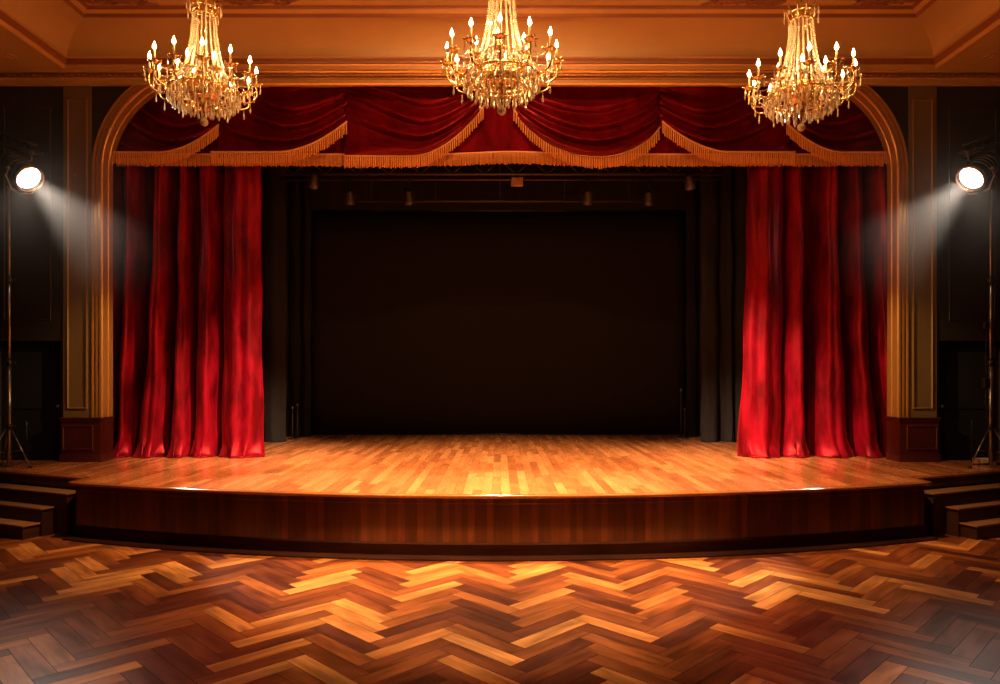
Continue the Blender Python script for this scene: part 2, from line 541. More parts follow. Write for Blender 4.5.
# the arch head's gilded rails above the curtain, on the cornice
mb = MB()
for (dy, z0, r_) in ((.40, 8.395, .014), (.355, 8.33, .012), (.292, 8.29, .018), (.245, 8.26, .010), (.215, 8.235, .018), (.13, 8.205, .010)):
    mb.tube([(-5.9, YW - dy, z0), (5.9, YW - dy, z0)], r_, 8)
tag(mb.build('trim_2', 'gilt_trim'), kind='structure')
k = 3
for s in (-1, 1):
    mb = MB()
    path = [(XS, -3.2), (XS, YW)] if s == 1 else [(-XS, YW), (-XS, -3.2)]
    cornice(mb, path, False)
    # carved frieze under the side cornice
    y = 9.0
    while y < YW - .1:
        for zz, rr in ((7.95, .07), (7.78, .05), (7.66, .07)):
            mb.lathe([(0, .035), (rr * .6, .03), (rr, 0.0)], 8, 2, c=(s * (XS - .02), y, zz), rot=Matrix.Rotation(-s * PI / 2, 3, 'Y'))
        mb.tube([(s * (XS - .03), y - .12, 7.72), (s * (XS - .05), y - .05, 7.86), (s * (XS - .05), y + .04, 7.72), (s * (XS - .03), y + .1, 7.9)], .022, 6, 2)
        y += .24
    mb.box((s * (XS - .02), 5.2, 7.56), (.05, 16.6, .05), mi=2); mb.box((s * (XS - .025), 5.2, 8.05), (.06, 16.6, .06), mi=2)
    tag(mb.build('trim_%d' % k, ['cream_trim', 'gilt_trim', 'carved_brown', 'plaster_red']), kind='structure'); k += 1

# ------------------------------------------------------------------ proscenium arch surround, pilasters, dado
PXZ = lambda p, h: (p[0], h, p[1])
mb = MB()
A = arch_path(RI, zb=1.75)
pr = [(-0.004, YB), (-.004, YW + .29), (-.020, YW + .275), (-.020, YW + .18), (-.004, YW + .165), (-.004, YW + .05), (-.02, YW + .03), (-.02, YW - .03), (.0, YW - .05), (.035, YW - .055), (.05, YW - .03), (.07, YW - .03), (.075, YW - .045), (.11, YW - .05), (.125, YW - .025), (.15, YW - .025), (.16, YW - .05), (.185, YW - .055), (.20, YW - .03), (.20, YW + .002)]
pr = [(o_, h) for o_, h in pr]
sweep(mb, A, pr, PXZ, smooth=False)
surround = tag(mb.build('trim_5', 'arch_gilt'), kind='structure')
k = 6
for s in (-1, 1):
    # flat pilaster with a raised panel frame
    mb = MB()
    xa, xb = 7.84, 8.37
    mb.box((s * (xa + xb) / 2, YW - .015, (1.75 + 8.1) / 2), (xb - xa, .03, 8.1 - 1.75))
    rc = [(s * 7.90, 1.90), (s * 8.30, 1.90), (s * 8.30, 7.85), (s * 7.90, 7.85)]
    if s == -1: rc = rc[::-1]
    pf = [(0, YW - .028), (.005, YW - .05), (.022, YW - .058), (.035, YW - .045), (.04, YW - .028)]
    sweep(mb, rc, pf, PXZ, mi=1, closed=True, flip=False)
    mb.box((s * 8.16, YW - .036, 6.38), (.06, .02, .06), mi=1, bevel=.008)
    tag(mb.build('trim_%d' % k, ['pilaster_paint', 'dull_gilt']), kind='structure'); k += 1
    # mahogany dado block under pilaster and jamb
    mb = MB()
    x0_, x1_ = 7.62, 8.38
    cxp = s * (x0_ + x1_) / 2
    mb.box((cxp, (YW - .09 + YB) / 2, (SH + 1.75) / 2), (x1_ - x0_, YB - YW + .09, 1.75 - SH), bevel=.004)
    mb.box((cxp, (YW - .13 + YB) / 2, 1.735), (x1_ - x0_ + .05, YB - YW + .13, .035), bevel=.008)
    mb.box((cxp, (YW - .115 + YB) / 2, 1.69), (x1_ - x0_ + .03, YB - YW + .115, .03), bevel=.008)
    mb.box((cxp, (YW - .12 + YB) / 2, SH + .07), (x1_ - x0_ + .04, YB - YW + .12, .14), bevel=.008)
    rc = [(s * 7.76, SH + .22), (s * 8.36, SH + .22), (s * 8.36, 1.60), (s * 7.76, 1.60)]
    if s == -1: rc = rc[::-1]
    sweep(mb, rc, [(0, YW - .088), (.01, YW - .105), (.03, YW - .105), (.04, YW - .088)], PXZ, closed=True)
    tag(mb.build('trim_%d' % k, 'mahogany'), kind='structure'); k += 1
    # thin wall panel frame above the door
    mb = MB()
    rc = [(s * 8.62, 3.6), (s * 9.55, 3.6), (s * 9.55, 7.7), (s * 8.62, 7.7)]
    if s == -1: rc = rc[::-1]
    sweep(mb, rc, [(0, YW + .002), (.01, YW - .015), (.03, YW - .015), (.04, YW + .002)], PXZ, closed=True)
    tag(mb.build('trim_%d' % k, 'wall_brown'), kind='structure'); k += 1

# ------------------------------------------------------------------ stage
stage = empty('stage', (0, 12, 0), 'raised wooden stage with a bowed front edge and honey coloured board floor', 'stage')
def st(o):
    o.parent = stage
    o.matrix_parent_inverse = Matrix.Translation((0, -12, 0))
    return o
mb = MB()
SW = 0.135
x = -12.0
while x < 12.0:
    xa, xb = x, x + SW
    xm = (xa + xb) / 2
    if abs(xm) > XS:
        ya = yb = YB + .05
    else:
        ya, yb = front_y(xa), front_y(xb)
    cur = [ya, yb]
    yy = max(ya, yb) + random.uniform(.25, 1.9)
    first = True
    while True:
        end = min(yy, 20.2)
        q = [(xa + .0009, cur[0]), (xb - .0009, cur[1]), (xb - .0009, end - .001), (xa + .0009, end - .001)]
        o_ = random.random() * 40
        mb.face([mb.v(p[0], p[1], SH) for p in q], 0, False, random.random(), [(p[1] + o_, p[0] - xa + o_) for p in q])
        if end >= 20.2: break
        cur = [end, end]
        yy = end + random.uniform(.9, 2.2)
    x += SW
st(mb.build('stage_floor', 'stage_boards'))
# front edge path, left to right
npt = 150
fp = [(-XS, front_y(XS))]
for k_ in range(1, 26):
    xx = -XS + (XS - XE) * k_ / 26
    fp.append((xx, front_y(xx)))
fp.append((-XE, YE))
arc_pts = []
for k_ in range(npt + 1):
    xx = -XE + 2 * XE * k_ / npt
    arc_pts.append((xx, arc_y(xx)))
fp += arc_pts
fp.append((XE, YE))
for k_ in range(25, -1, -1):
    xx = XS - (XS - XE) * (26 - k_) / 26 if False else XE + (XS - XE) * (26 - k_) / 26
    fp.append((xx, front_y(xx)))
# right of the path (towards the audience) is outward: negative offset
mb = MB()
sweep(mb, fp, [(.10, SH - .012), (.04, SH + .003), (.0, SH + .003), (-.015, SH - .003), (-.024, SH - .016), (-.024, SH - .034), (-.015, SH - .048), (.0, SH - .055), (.05, SH - .056)], XYZ, smooth=True)
st(mb.build('stage_nosing', 'nosing_wood'))
mb = MB()
sweep(mb, fp, [(.05, SH - .05), (.05, SH - .13), (.062, SH - .14), (.062, .14)], XYZ, tints=[random.random() for _ in fp], uvdir=1)
st(mb.build('stage_fascia', 'fascia_wood'))
mb = MB()
sweep(mb, fp, [(.062, .22), (.045, .215), (.03, .20), (.03, .05), (.02, .045), (-.05, .04), (-.085, .02), (-.09, .0)], XYZ, smooth=False)
st(mb.build('stage_baseboard', 'shoe_wood'))
mb = MB()   # closed body under the boards
core = offset_path(fp, .07)
top = [mb.v(x_, y_, SH - .012) for x_, y_ in core] + [mb.v(XS - .02, 20.1, SH - .012), mb.v(-XS + .02, 20.1, SH - .012)]
bot = [mb.v(x_, y_, 0.001) for x_, y_ in core] + [mb.v(XS - .02, 20.1, 0.001), mb.v(-XS + .02, 20.1, 0.001)]
mb.face(top)
for a in range(len(top)):
    b_ = (a + 1) % len(top)
    mb.face([bot[a], bot[b_], top[b_], top[a]])
st(mb.build('stage_body', 'black_paint'))

# steps at each side of the stage
ED = Vector((-.918, .395)); EN = Vector((-.395, -.918))
def steps(s, label):
    root = empty('stage_steps', (0, 0, 0), label, 'steps', 'wooden steps up to the stage sides')
    corners = [(-6.90, 11.27), (-7.25, 11.20), (-7.40, 10.98)]
    org = Vector((-8.3, 11.9))
    root.location = (s * -org.x * -1 if False else (org.x if s == -1 else -org.x), org.y, 0)
    for k_, c in enumerate(corners):
        z1 = SH - .225 * (k_ + 1)
        c = Vector(c)
        a = c
        L = (XS - .02 + c.x) / .918
        b_ = c + ED * L
        # body goes back to the platform edge
        back = .30 + .27 * k_
        q = [a, b_, b_ - EN * back, a - EN * back]
        q = [Vector((max(-XS + .02, p.x), p.y)) for p in q]
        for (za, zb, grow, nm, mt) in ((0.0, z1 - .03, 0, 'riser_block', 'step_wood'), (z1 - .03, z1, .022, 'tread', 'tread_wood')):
            mb = MB()
            qq = [p.copy() for p in q]
            if grow:
                qq[0] += EN * grow - ED * grow; qq[1] += EN * grow; qq[3] -= ED * grow
                qq[2] = qq[1] - EN * (.30 + grow); qq[3] = qq[0] - EN * (.30 + grow)
                qq = [Vector((max(-XS + .02, p.x), p.y)) for p in qq]
            pts = [((p.x if s == -1 else -p.x) - root.location.x, p.y - root.location.y) for p in qq]
            if s == 1: pts = pts[::-1]
            vt = [mb.v(x_, y_, zb) for x_, y_ in pts]; vb_ = [mb.v(x_, y_, za) for x_, y_ in pts]
            t = random.random()
            mb.face(vt[::-1], 0, False, t, [(p[0], p[1] * 3) for p in pts[::-1]])
            mb.face(vb_, 0)
            for m_ in range(4):
                m2 = (m_ + 1) % 4
                d_ = math.dist(pts[m_], pts[m2])
                mb.face([vt[m_], vt[m2], vb_[m2], vb_[m_]], 0, False, t, [(0, zb), (d_, zb), (d_, za), (0, za)])
            bmesh.ops.recalc_face_normals(mb.bm, faces=mb.bm.faces[:])
            o = mb.build(nm, mt, root)
            if grow:
                md = o.modifiers.new('round', 'BEVEL'); md.width = .008; md.segments = 2
steps(-1, 'dark wooden steps climbing to the left end of the stage')
steps(1, 'dark wooden steps climbing to the right end of the stage')

# ------------------------------------------------------------------ curtains
def px(x_, y, depth): return ((x_ - 500) * depth / 708, depth, 2.56 + (375 - y) * depth / 708)
def curtain(name, folds, y0, ztop, zbot, mat, depth, amp, label, cat, group=None, thick=.012, flare=0.06, edge=0.0, puddle=.05, recess=1.15):
    """folds: (bottom left, bottom right, top left, top right) in metres at the curtain line"""
    root = empty(name, ((folds[0][0] + folds[-1][1]) / 2, y0, zbot), label, cat, group)
    cols = []          # (xb, xt, depth offset, phase)
    for k_, (b0, b1, t0, t1) in enumerate(folds):
        m_ = 20
        wdt = b1 - b0
        for i in range(m_ + 1):
            u = i / m_
            e = math.sin(PI * u) ** .8
            ripple = (.16 if wdt > .6 else .12) * math.sin(u * PI * (5 if wdt > .6 else 3) + k_ * 1.7) * math.sin(PI * u)
            cols.append((b0 + wdt * u, t0 + (t1 - t0) * u, -amp * (e * 1.0 + ripple), k_ + u))
        if k_ < len(folds) - 1:
            nb0, nt0 = folds[k_ + 1][0], folds[k_ + 1][2]
            for i in range(1, 9):
                u = i / 9
                e = math.sin(PI * u)
                gap = max(nb0 - b1, .02)
                cols.append((b1 + (nb0 - b1) * u + 0.0, t1 + (nt0 - t1) * u, amp * recess * e ** .7, k_ + 1 + u))
    rows = 46
    G = []
    for ci, (xb_, xt_, dy, ph) in enumerate(cols):
        col = []
        for j in range(rows + 1):
            v = j / rows
            vv = v ** 1.35
            z = zbot + (ztop - zbot) * vv
            k3 = (1 - vv)
            w = k3 ** 2.3
            x_ = xt_ + (xb_ - xt_) * w + .012 * math.sin(3.1 * z + ph * 2.3)
            d = dy * (.62 + .38 * k3) + .02 * math.sin(1.9 * z + ph * 4.0)
            if vv < .07:
                f = (1 - vv / .07)
                d -= flare * f * f * (1 if dy < 0 else .3)
                x_ += flare * (.35 * f * math.sin(ph * 6.3) + .5 * f * f * math.sin(ph * 17))
                if j: z += flare * .25 * f * (1 + math.sin(ph * 11))
            col.append((x_ - root.location.x, d, z - zbot))
        G.append(col)
    mb = MB()
    mb.grid(G, smooth=True, flip=True)
    o = mb.build('drape', mat, root, thick=thick)
    # hem band rolled along the bottom edge
    mb = MB()
    mb.tube([(c[0][0], c[0][1], .016) for c in G[::2]], .018, 6)
    mb.build('hem', mat, root)
    return root
DC = 14.5
def X(p, d=DC): return (p - 500) * d / 708
lf = [(108, 113, 110, 116), (118, 132, 126, 137), (137, 167, 155, 168), (171, 192, 181, 190), (194, 216, 201, 216), (222, 264, 225, 261)]
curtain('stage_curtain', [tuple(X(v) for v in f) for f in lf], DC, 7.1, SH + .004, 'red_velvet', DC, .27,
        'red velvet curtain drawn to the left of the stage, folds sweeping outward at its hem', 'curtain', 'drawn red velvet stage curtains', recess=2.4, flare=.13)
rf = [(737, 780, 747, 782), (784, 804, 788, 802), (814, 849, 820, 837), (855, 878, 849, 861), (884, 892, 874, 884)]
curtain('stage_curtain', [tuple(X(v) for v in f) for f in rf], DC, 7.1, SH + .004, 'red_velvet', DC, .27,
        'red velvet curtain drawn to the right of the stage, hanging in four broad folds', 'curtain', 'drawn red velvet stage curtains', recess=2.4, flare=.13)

# black masking legs in the wings
def leg_folds(p0, p1, n, d):
    out = []
    for k_ in range(n):
        a = p0 + (p1 - p0) * k_ / n; b_ = p0 + (p1 - p0) * (k_ + .8) / n
        out.append(tuple(X(v, d) for v in (a, b_, a + .5, b_ - .5)))
    return out
def fp2(lst, d): return [tuple(X(v, d) for v in f) for f in lst]
curtain('masking_drape', fp2([(228, 246, 228, 246), (249, 262, 249, 262), (264, 286, 264, 286)], 17.6), 17.6, 9.6, SH + .004, 'leg_cloth', 17.6, .12,
        'dark grey masking drape hanging just behind the left red curtain', 'drape', 'masking drapes in the wings', flare=.02)
curtain('masking_drape', fp2([(270, 288, 270, 288), (290, 300, 290, 300), (302, 311, 302, 311)], 19.1), 19.1, 9.6, SH + .004, 'black_cloth', 19.1, .10,
        'black masking drape at the left side of the dark backdrop', 'drape', 'masking drapes in the wings', flare=.02)
curtain('masking_drape', fp2([(701, 718, 701, 718), (725, 733, 725, 733), (736, 752, 736, 752), (756, 780, 756, 780)], 17.6), 17.6, 9.6, SH + .004, 'leg_cloth', 17.6, .12,
        'dark grey masking drape hanging just behind the right red curtain', 'drape', 'masking drapes in the wings', flare=.02)
curtain('masking_drape', fp2([(686, 697, 686, 697), (700, 712, 700, 712), (716, 735, 716, 735)], 19.1), 19.1, 9.6, SH + .004, 'black_cloth', 19.1, .10,
        'black masking drape at the right side of the dark backdrop', 'drape', 'masking drapes in the wings', flare=.02)
# backdrop
root = empty('backdrop', (0, 19.6, SH), 'plain dark brown backdrop across the rear of the stage', 'backdrop')
mb = MB()
x0_, x1_ = X(312, 19.6), X(684, 19.6)
zt_ = 2.56 + (375 - 212) * 19.6 / 708
G = []
for i in range(41):
    u = i / 40
    G.append([(x0_ + (x1_ - x0_) * u, .01 * math.sin(u * 40), z) for z in [(zt_ - SH) * j / 6 + .03 for j in range(7)]])
mb.grid(G, flip=True)
mb.build('cloth', 'screen_cloth', root, thick=.01)
mb = MB(); mb.tube([(x0_ - .1, .0, zt_ - SH + .04), (x1_ + .1, .0, zt_ - SH + .04)], .03, 8); mb.build('top_batten', 'black_metal', root)
mb = MB(); mb.tube([(x0_, .0, .02), (x1_, .0, .02)], .02, 8); mb.build('bottom_pipe', 'black_metal', root)
# black border cloth high above the backdrop
mb = MB()
G = [[(-7 + 14 * i / 80, 19.35 + .05 * math.sin(i * 1.3), z) for z in (zt_ + .0, 8.3, 9.6)] for i in range(81)]
mb.grid(G, flip=True)
tag(mb.build('border_drape', 'black_cloth', thick=.01), 'black border cloth hanging across the top of the dark backdrop', 'drape')

# ------------------------------------------------------------------ valance and swags
DV = 14.22
def VX(p): return (p - 500) * DV / 708
def VZ(y): return 2.56 + (375 - y) * DV / 708
def fringe(mb, pts, length, y0, step=.024):
    """pts: polyline (x,z) of the top of the fringe; strands hang straight down"""
    L = 0
    seg = []
    for a, b_ in zip(pts, pts[1:]):
        d_ = abs(b_[0] - a[0]); n2 = max(1, int(d_ / step))
        for i in range(n2):
            u = i / n2
            seg.append((a[0] + (b_[0] - a[0]) * u, a[1] + (b_[1] - a[1]) * u, (b_[0] - a[0]) / n2, (b_[1] - a[1]) / n2))
    for (x_, z_, dx, dz) in seg:
        ln = length * random.uniform(.9, 1.05)
        yy = y0 + random.uniform(-.008, .008)
        w = dx * .40
        sway = random.uniform(-.004, .004)
        xm, zm = x_ + dx / 2, z_ + dz / 2
        A_ = [mb.v(xm - w, yy, zm - dz * .4), mb.v(xm, yy - .010, zm), mb.v(xm + w, yy, zm + dz * .4)]
        B_ = [mb.v(xm - w * .9 + sway, yy, zm - ln), mb.v(xm + sway, yy - .012, zm - ln - .006), mb.v(xm + w * .9 + sway, yy, zm - ln)]
        C_ = mb.v(xm, yy + .008, zm); D_ = mb.v(xm + sway, yy + .008, zm - ln)
        mb.face([A_[0], B_[0], B_[1], A_[1]], 0, True); mb.face([A_[1], B_[1], B_[2], A_[2]], 0, True)
        mb.face([A_[2], B_[2], D_, C_], 0, True); mb.face([C_, D_, B_[0], A_[0]], 0, True)
        mb.face([B_[0], D_, B_[2], B_[1]], 0)
val = empty('valance', (0, DV, 6.8), 'red velvet valance with gold fringe along the top of the stage opening', 'valance')
mb = MB()
G = []
for i in range(421):
    x_ = -7.75 + 15.5 * i / 420
    G.append([(x_, .05 + .022 * math.sin(x_ * 9 + .9 * math.sin(x_ * 2.3)) * (1.2 - (z - 6.8) / 2), z - 6.8) for z in (VZ(158), 7.1, 7.5, 7.9, 8.5)])
mb.grid(G, flip=True)
mb.build('valance_cloth', 'valance_velvet', val, thick=.012)
mb = MB()
def vb_y(x_): return 158.0 - 2.5 * math.exp(-((x_ - .25) / .9) ** 2)
pts = [(-7.72 + 15.44 * i / 60, VZ(vb_y(-7.72 + 15.44 * i / 60) - 3.5) - 6.8) for i in range(61)]
fringe(mb, pts, .235, .012)
mb.build('fringe', 'fringe_gold', val)
mb = MB(); mb.tube([(x_, .005, z_ + .008) for x_, z_ in pts], .018, 6); mb.build('braid', 'fringe_gold', val)

def swag(xa, ya, xb, yb, mode, off, label, nf=4, low=156.5):
    """mode full: both ends rise; left/right: only that end rises, the other runs flat"""
    DS = DV - off - .17
    x0_, x1_ = (xa - 500) * DS / 708, (xb - 500) * DS / 708
    VZ = lambda y: 2.56 + (375 - y) * DS / 708
    root = empty('swag', ((x0_ + x1_) / 2, DV - off, 7.4), label, 'swag', 'draped red velvet swags')
    ytop = 80
    def bot(s_):
        if mode == 'full':
            e = ya + (yb - ya) * s_
            mid = (ya + yb) / 2
            k_ = 4 * s_ * (1 - s_)
            return e + (low - mid) * k_ ** .8
        if mode == 'left':
            r_ = min(1, s_ / .52)
            return ya + (low - ya) * (1 - (1 - r_) ** 1.9)
        r_ = min(1, (1 - s_) / .52)
        return yb + (low - yb) * (1 - (1 - r_) ** 1.9)
    NS, NR = 64, 70
    G = []
    for i in range(NS + 1):
        s_ = i / NS
        col = []
        for j in range(NR + 1):
            r_ = j / NR
            sg = 4 * s_ * (1 - s_)
            yb_ = bot(s_)
            flat = (1 - s_) if mode == 'right' else (s_ if mode == 'left' else 0)
            y_ = ytop + (yb_ - ytop) * r_ ** (1 + 1.5 * flat ** 3 - .42 * sg)
            fr = nf * r_ + .22 * math.sin(2.4 * s_ + off * 60) + .45 * (s_ - .5) * math.sin(off * 97)
            w = math.sin(PI * min(max(s_, .0), 1.0)) ** .55
            ridge = abs(math.sin(PI * fr)) ** .75
            ridge = (fr % 1.0); ridge = ((ridge / .8) ** 2.2) if ridge < .8 else math.cos((ridge - .8) / .2 * PI / 2) ** .7
            d = -.02 - .26 * w * ridge * (.35 + .65 * r_) - .05 * w * r_
            gather = .016 * math.sin(r_ * 46 + i * .12) * (1 - w)
            col.append((x0_ + (x1_ - x0_) * s_ - root.location.x, d + gather, VZ(y_) - 7.4))
        G.append(col)
    mb = MB(); mb.grid(G, smooth=True, flip=False)
    mb.build('swag_cloth', 'swag_velvet', root, thick=.01)
    pts = [(c[-1][0], c[-1][2] + .035) for c in G]
    mb = MB()
    ybase = min(c[-1][1] for c in G) - .012
    fringe(mb, pts, .235, ybase)
    mb.build('fringe', 'fringe_gold', root)
    mb = MB(); mb.tube([(x_, ybase - .004, z_) for x_, z_ in pts], .018, 6); mb.build('braid', 'fringe_gold', root)
L_ = 'red velvet swag '
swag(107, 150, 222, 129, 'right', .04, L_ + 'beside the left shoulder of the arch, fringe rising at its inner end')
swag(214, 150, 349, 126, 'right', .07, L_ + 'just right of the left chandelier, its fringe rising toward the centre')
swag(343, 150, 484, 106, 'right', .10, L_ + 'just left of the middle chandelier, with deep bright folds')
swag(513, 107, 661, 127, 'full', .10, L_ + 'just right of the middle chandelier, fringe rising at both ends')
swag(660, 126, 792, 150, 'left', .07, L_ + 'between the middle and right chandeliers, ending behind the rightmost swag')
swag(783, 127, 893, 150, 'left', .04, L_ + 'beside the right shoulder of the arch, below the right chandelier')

# ------------------------------------------------------------------ chandeliers
def sphere_into(mb, c, r, n=6, m_=4, sz=1.0, mi=0):
    prof = [(r * math.sin(PI * k_ / m_), -r * sz * math.cos(PI * k_ / m_)) for k_ in range(m_ + 1)]
    mb.lathe(prof, n, mi, c=c, smooth=False)
def drop_into(mb, c, L, r=.011, n=6):
    """faceted pendant hanging down from c"""
    x_, y_, z_ = c
    sphere_into(mb, (x_, y_, z_ - .010), .008, 6, 3)
    mb.lathe([(0, 0), (r * .45, -.10 * L), (r * .6, -.45 * L), (r, -.72 * L), (r * .6, -.92 * L), (0, -L)], n, c=(x_, y_, z_ - .018), smooth=False)
def chain_into(mb, a, b_, sag, n, r):
    a, b_ = Vector(a), Vector(b_)
    for i in range(n + 1):
        u = i / n
        p = a.lerp(b_, u); p.z -= sag * 4 * u * (1 - u)
        sphere_into(mb, p, r, 5, 3)
LAMPS = []
def make_chandelier(label):
    root = empty('chandelier', (0, 0, 0), label, 'chandelier', 'lit crystal chandeliers')
    # central stem and hub
    mb = MB()
    mb.lathe([(0, .02), (.03, .03), (.05, .08), (.028, .13), (.022, .3), (.05, .36), (.06, .42), (.03, .48), (.018, .55), (.018, 1.25), (.03, 1.29), (.045, 1.35), (.02, 1.42), (.012, 1.51), (0, 1.52)], 16)
    mb.build('stem', 'antique_gold', root)
    # chain to the ceiling with oval links and canopy
    mb = MB()
    z = 1.51; k_ = 0
    while z < 3.36:
        ring = []
        for a in range(10):
            t = 2 * PI * a / 10
            if k_ % 2: ring.append((.016 * math.cos(t), 0, z + .032 + .034 * math.sin(t)))
            else: ring.append((0, .016 * math.cos(t), z + .032 + .034 * math.sin(t)))
        mb.tube(ring, .005, 5, closed=True)
        z += .052; k_ += 1
    mb.build('chain', 'black_metal', root)
    mb = MB(); mb.lathe([(0, 3.08), (.05, 3.09), (.06, 3.15), (.14, 3.19), (.16, 3.23), (0, 3.23)], 20); mb.build('ceiling_canopy', 'antique_gold', root)
    # crown basket with leaf points and drops
    mb = MB()
    for zz, rr in ((1.25, .155), (1.35, .185)):
        mb.tube([(rr * math.cos(2 * PI * a / 24), rr * math.sin(2 * PI * a / 24), zz) for a in range(24)], .011, 6, closed=True)
    for a in range(12):
        t = 2 * PI * a / 12; c_, s_ = math.cos(t), math.sin(t)
        mb.tube([(.14 * c_, .14 * s_, 1.25), (.175 * c_, .175 * s_, 1.31), (.19 * c_, .19 * s_, 1.36), (.235 * c_, .235 * s_, 1.42), (.225 * c_, .225 * s_, 1.46)], [.008, .012, .012, .010, .003], 6)
        if a % 2 == 0: mb.tube([(.02 * c_, .02 * s_, 1.37), (.10 * c_, .10 * s_, 1.39), (.185 * c_, .185 * s_, 1.35)], .006, 5)
    mb.build('crown', 'antique_gold', root)
    for a in range(12):
        t = 2 * PI * a / 12
        mb = MB(); drop_into(mb, (.225 * math.cos(t), .225 * math.sin(t), 1.41 if a % 2 else 1.37), .10 if a % 2 else .14, .012)
        mb.build('crystal_drop', 'crystal', root)
    # bead strands of the tapering tent
    for a in range(18):
        t = 2 * PI * a / 18
        mb = MB()
        nb = 28
        for i in range(nb + 1):
            u = i / nb
            r_ = .148 + .05 * u + .085 * u ** 2.6
            z_ = 1.25 - .81 * u
            sphere_into(mb, (r_ * math.cos(t), r_ * math.sin(t), z_), .0125 + .005 * u, 6, 4)
        mb.build('bead_strand', 'crystal', root)
    # rings: tent foot, upper hoop, lower basket hoops
    mb = MB()
    for rr, zz, th in ((.285, .44, .010), (.47, .20, .011), (.40, .12, .008), (.31, .055, .008), (.21, .015, .007)):
        mb.tube([(rr * math.cos(2 * PI * a / 36), rr * math.sin(2 * PI * a / 36), zz) for a in range(36)], th, 6, closed=True)
    for a in range(8):
        t = 2 * PI * a / 8; c_, s_ = math.cos(t), math.sin(t)
        mb.tube([(.03 * c_, .03 * s_, .44), (.285 * c_, .285 * s_, .44)], .007, 5)
        mb.tube([(.285 * c_, .285 * s_, .44), (.40 * c_, .40 * s_, .33), (.47 * c_, .47 * s_, .20), (.40 * c_, .40 * s_, .12), (.31 * c_, .31 * s_, .055), (.21 * c_, .21 * s_, .015), (.03 * c_, .03 * s_, .0)], .006, 5)
    mb.build('frame', 'antique_gold', root)
    # gilt dish
    mb = MB()
    mb.lathe([(0, .07), (.06, .072), (.10, .085), (.12, .08), (.17, .10), (.215, .14), (.235, .19), (.24, .20), (.22, .195), (.16, .13), (0, .10)], 28)
    for a in range(16):
        t = 2 * PI * a / 16
        mb.tube([(.08 * math.cos(t), .08 * math.sin(t), .075), (.15 * math.cos(t), .15 * math.sin(t), .085), (.232 * math.cos(t), .232 * math.sin(t), .17)], .007, 5)
    mb.build('dish', 'antique_gold', root)
    # icicle prisms in tiers
    for rr, zz, cnt, ln in ((.47, .195, 34, .14), (.40, .115, 26, .14), (.31, .07, 20, .12), (.21, .045, 12, .12), (.10, .03, 6, .12)):
        for a in range(cnt):
            t = 2 * PI * (a + .5 * (cnt % 4)) / cnt
            mb = MB(); drop_into(mb, (rr * math.cos(t), rr * math.sin(t), zz), ln * (1 + .12 * (a % 2)), .0165)
            mb.build('crystal_prism', 'crystal', root)
    # upper basket of beads from tent foot to the wide hoop
    for a in range(24):
        t = 2 * PI * (a + .5) / 24
        mb = MB()
        chain_into(mb, (.285 * math.cos(t), .285 * math.sin(t), .44), (.47 * math.cos(t), .47 * math.sin(t), .20), -.02, 12, .012)
        mb.build('bead_chain', 'crystal', root)
    mb = MB(); sphere_into(mb, (0, 0, -.215), .056, 12, 8); mb.build('crystal_ball', 'crystal', root)
    mb = MB(); mb.lathe([(0, .01), (.03, .0), (.035, -.04), (.014, -.08), (.009, -.16), (0, -.16)], 12); mb.build('finial', 'antique_gold', root)
    # arms
    def arm(t, r_end, z_cup, z_low, r0, z0, big, light):
        c_, s_ = math.cos(t), math.sin(t)
        P_ = []
        ctrl = [(r0, z0), (r0 + .10, z0 + .03), (r0 + (r_end - r0) * .45, z_low + .06), (r0 + (r_end - r0) * .72, z_low), (r_end - .03, z_low + .05), (r_end + .01, (z_low + z_cup) / 2 + .02), (r_end, z_cup)]
        for i in range(len(ctrl) - 1):     # Catmull-Rom
            p0 = ctrl[max(0, i - 1)]; p1 = ctrl[i]; p2 = ctrl[i + 1]; p3 = ctrl[min(len(ctrl) - 1, i + 2)]
            for q in range(4):
                u = q / 4
                f = lambda a, b_, c__, d_: .5 * ((2 * b_) + (-a + c__) * u + (2 * a - 5 * b_ + 4 * c__ - d_) * u * u + (-a + 3 * b_ - 3 * c__ + d_) * u ** 3)
                P_.append((f(p0[0], p1[0], p2[0], p3[0]), f(p0[1], p1[1], p2[1], p3[1])))
        P_.append(ctrl[-1])
        mb = MB()
        mb.tube([(r_ * c_, r_ * s_, z_) for r_, z_ in P_], .0115 if big else .009, 8)
        # leaf scroll on the arm
        rl, zl = ctrl[3]
        mb.tube([(rl * c_, rl * s_, zl), ((rl - .05) * c_, (rl - .05) * s_, zl + .07), (rl * c_, rl * s_, zl + .12), ((rl + .04) * c_, (rl + .04) * s_, zl + .08)], [.009, .008, .007, .004], 6)
        am = mb.build('arm', 'antique_gold', root)
        if big:
            for rr in (.45, .60):
                mb = MB(); drop_into(mb, (rr * c_, rr * s_, z_low + (.03 if rr < .5 else .0)), .12, .015); mb.build('pendant', 'crystal', am)
        ct = Vector((r_end * c_, r_end * s_, 0))
        mb = MB()
        mb.lathe([(0, z_cup - .01), (.02, z_cup - .005), (.045, z_cup + .012), (.075, z_cup + .018), (.078, z_cup + .024), (.045, z_cup + .02), (.018, z_cup + .03), (.02, z_cup + .05), (.014, z_cup + .055), (0, z_cup + .055)], 12, c=ct)
        for a in range(6):      # leaf points of the cup
            ta = 2 * PI * a / 6
            mb.tube([(ct.x + .05 * math.cos(ta), ct.y + .05 * math.sin(ta), z_cup + .016), (ct.x + .09 * math.cos(ta), ct.y + .09 * math.sin(ta), z_cup + .035), (ct.x + .10 * math.cos(ta), ct.y + .10 * math.sin(ta), z_cup + .05)], [.012, .009, .002], 5)
        mb.build('drip_pan', 'antique_gold', am)
        h = .13 if big else .10
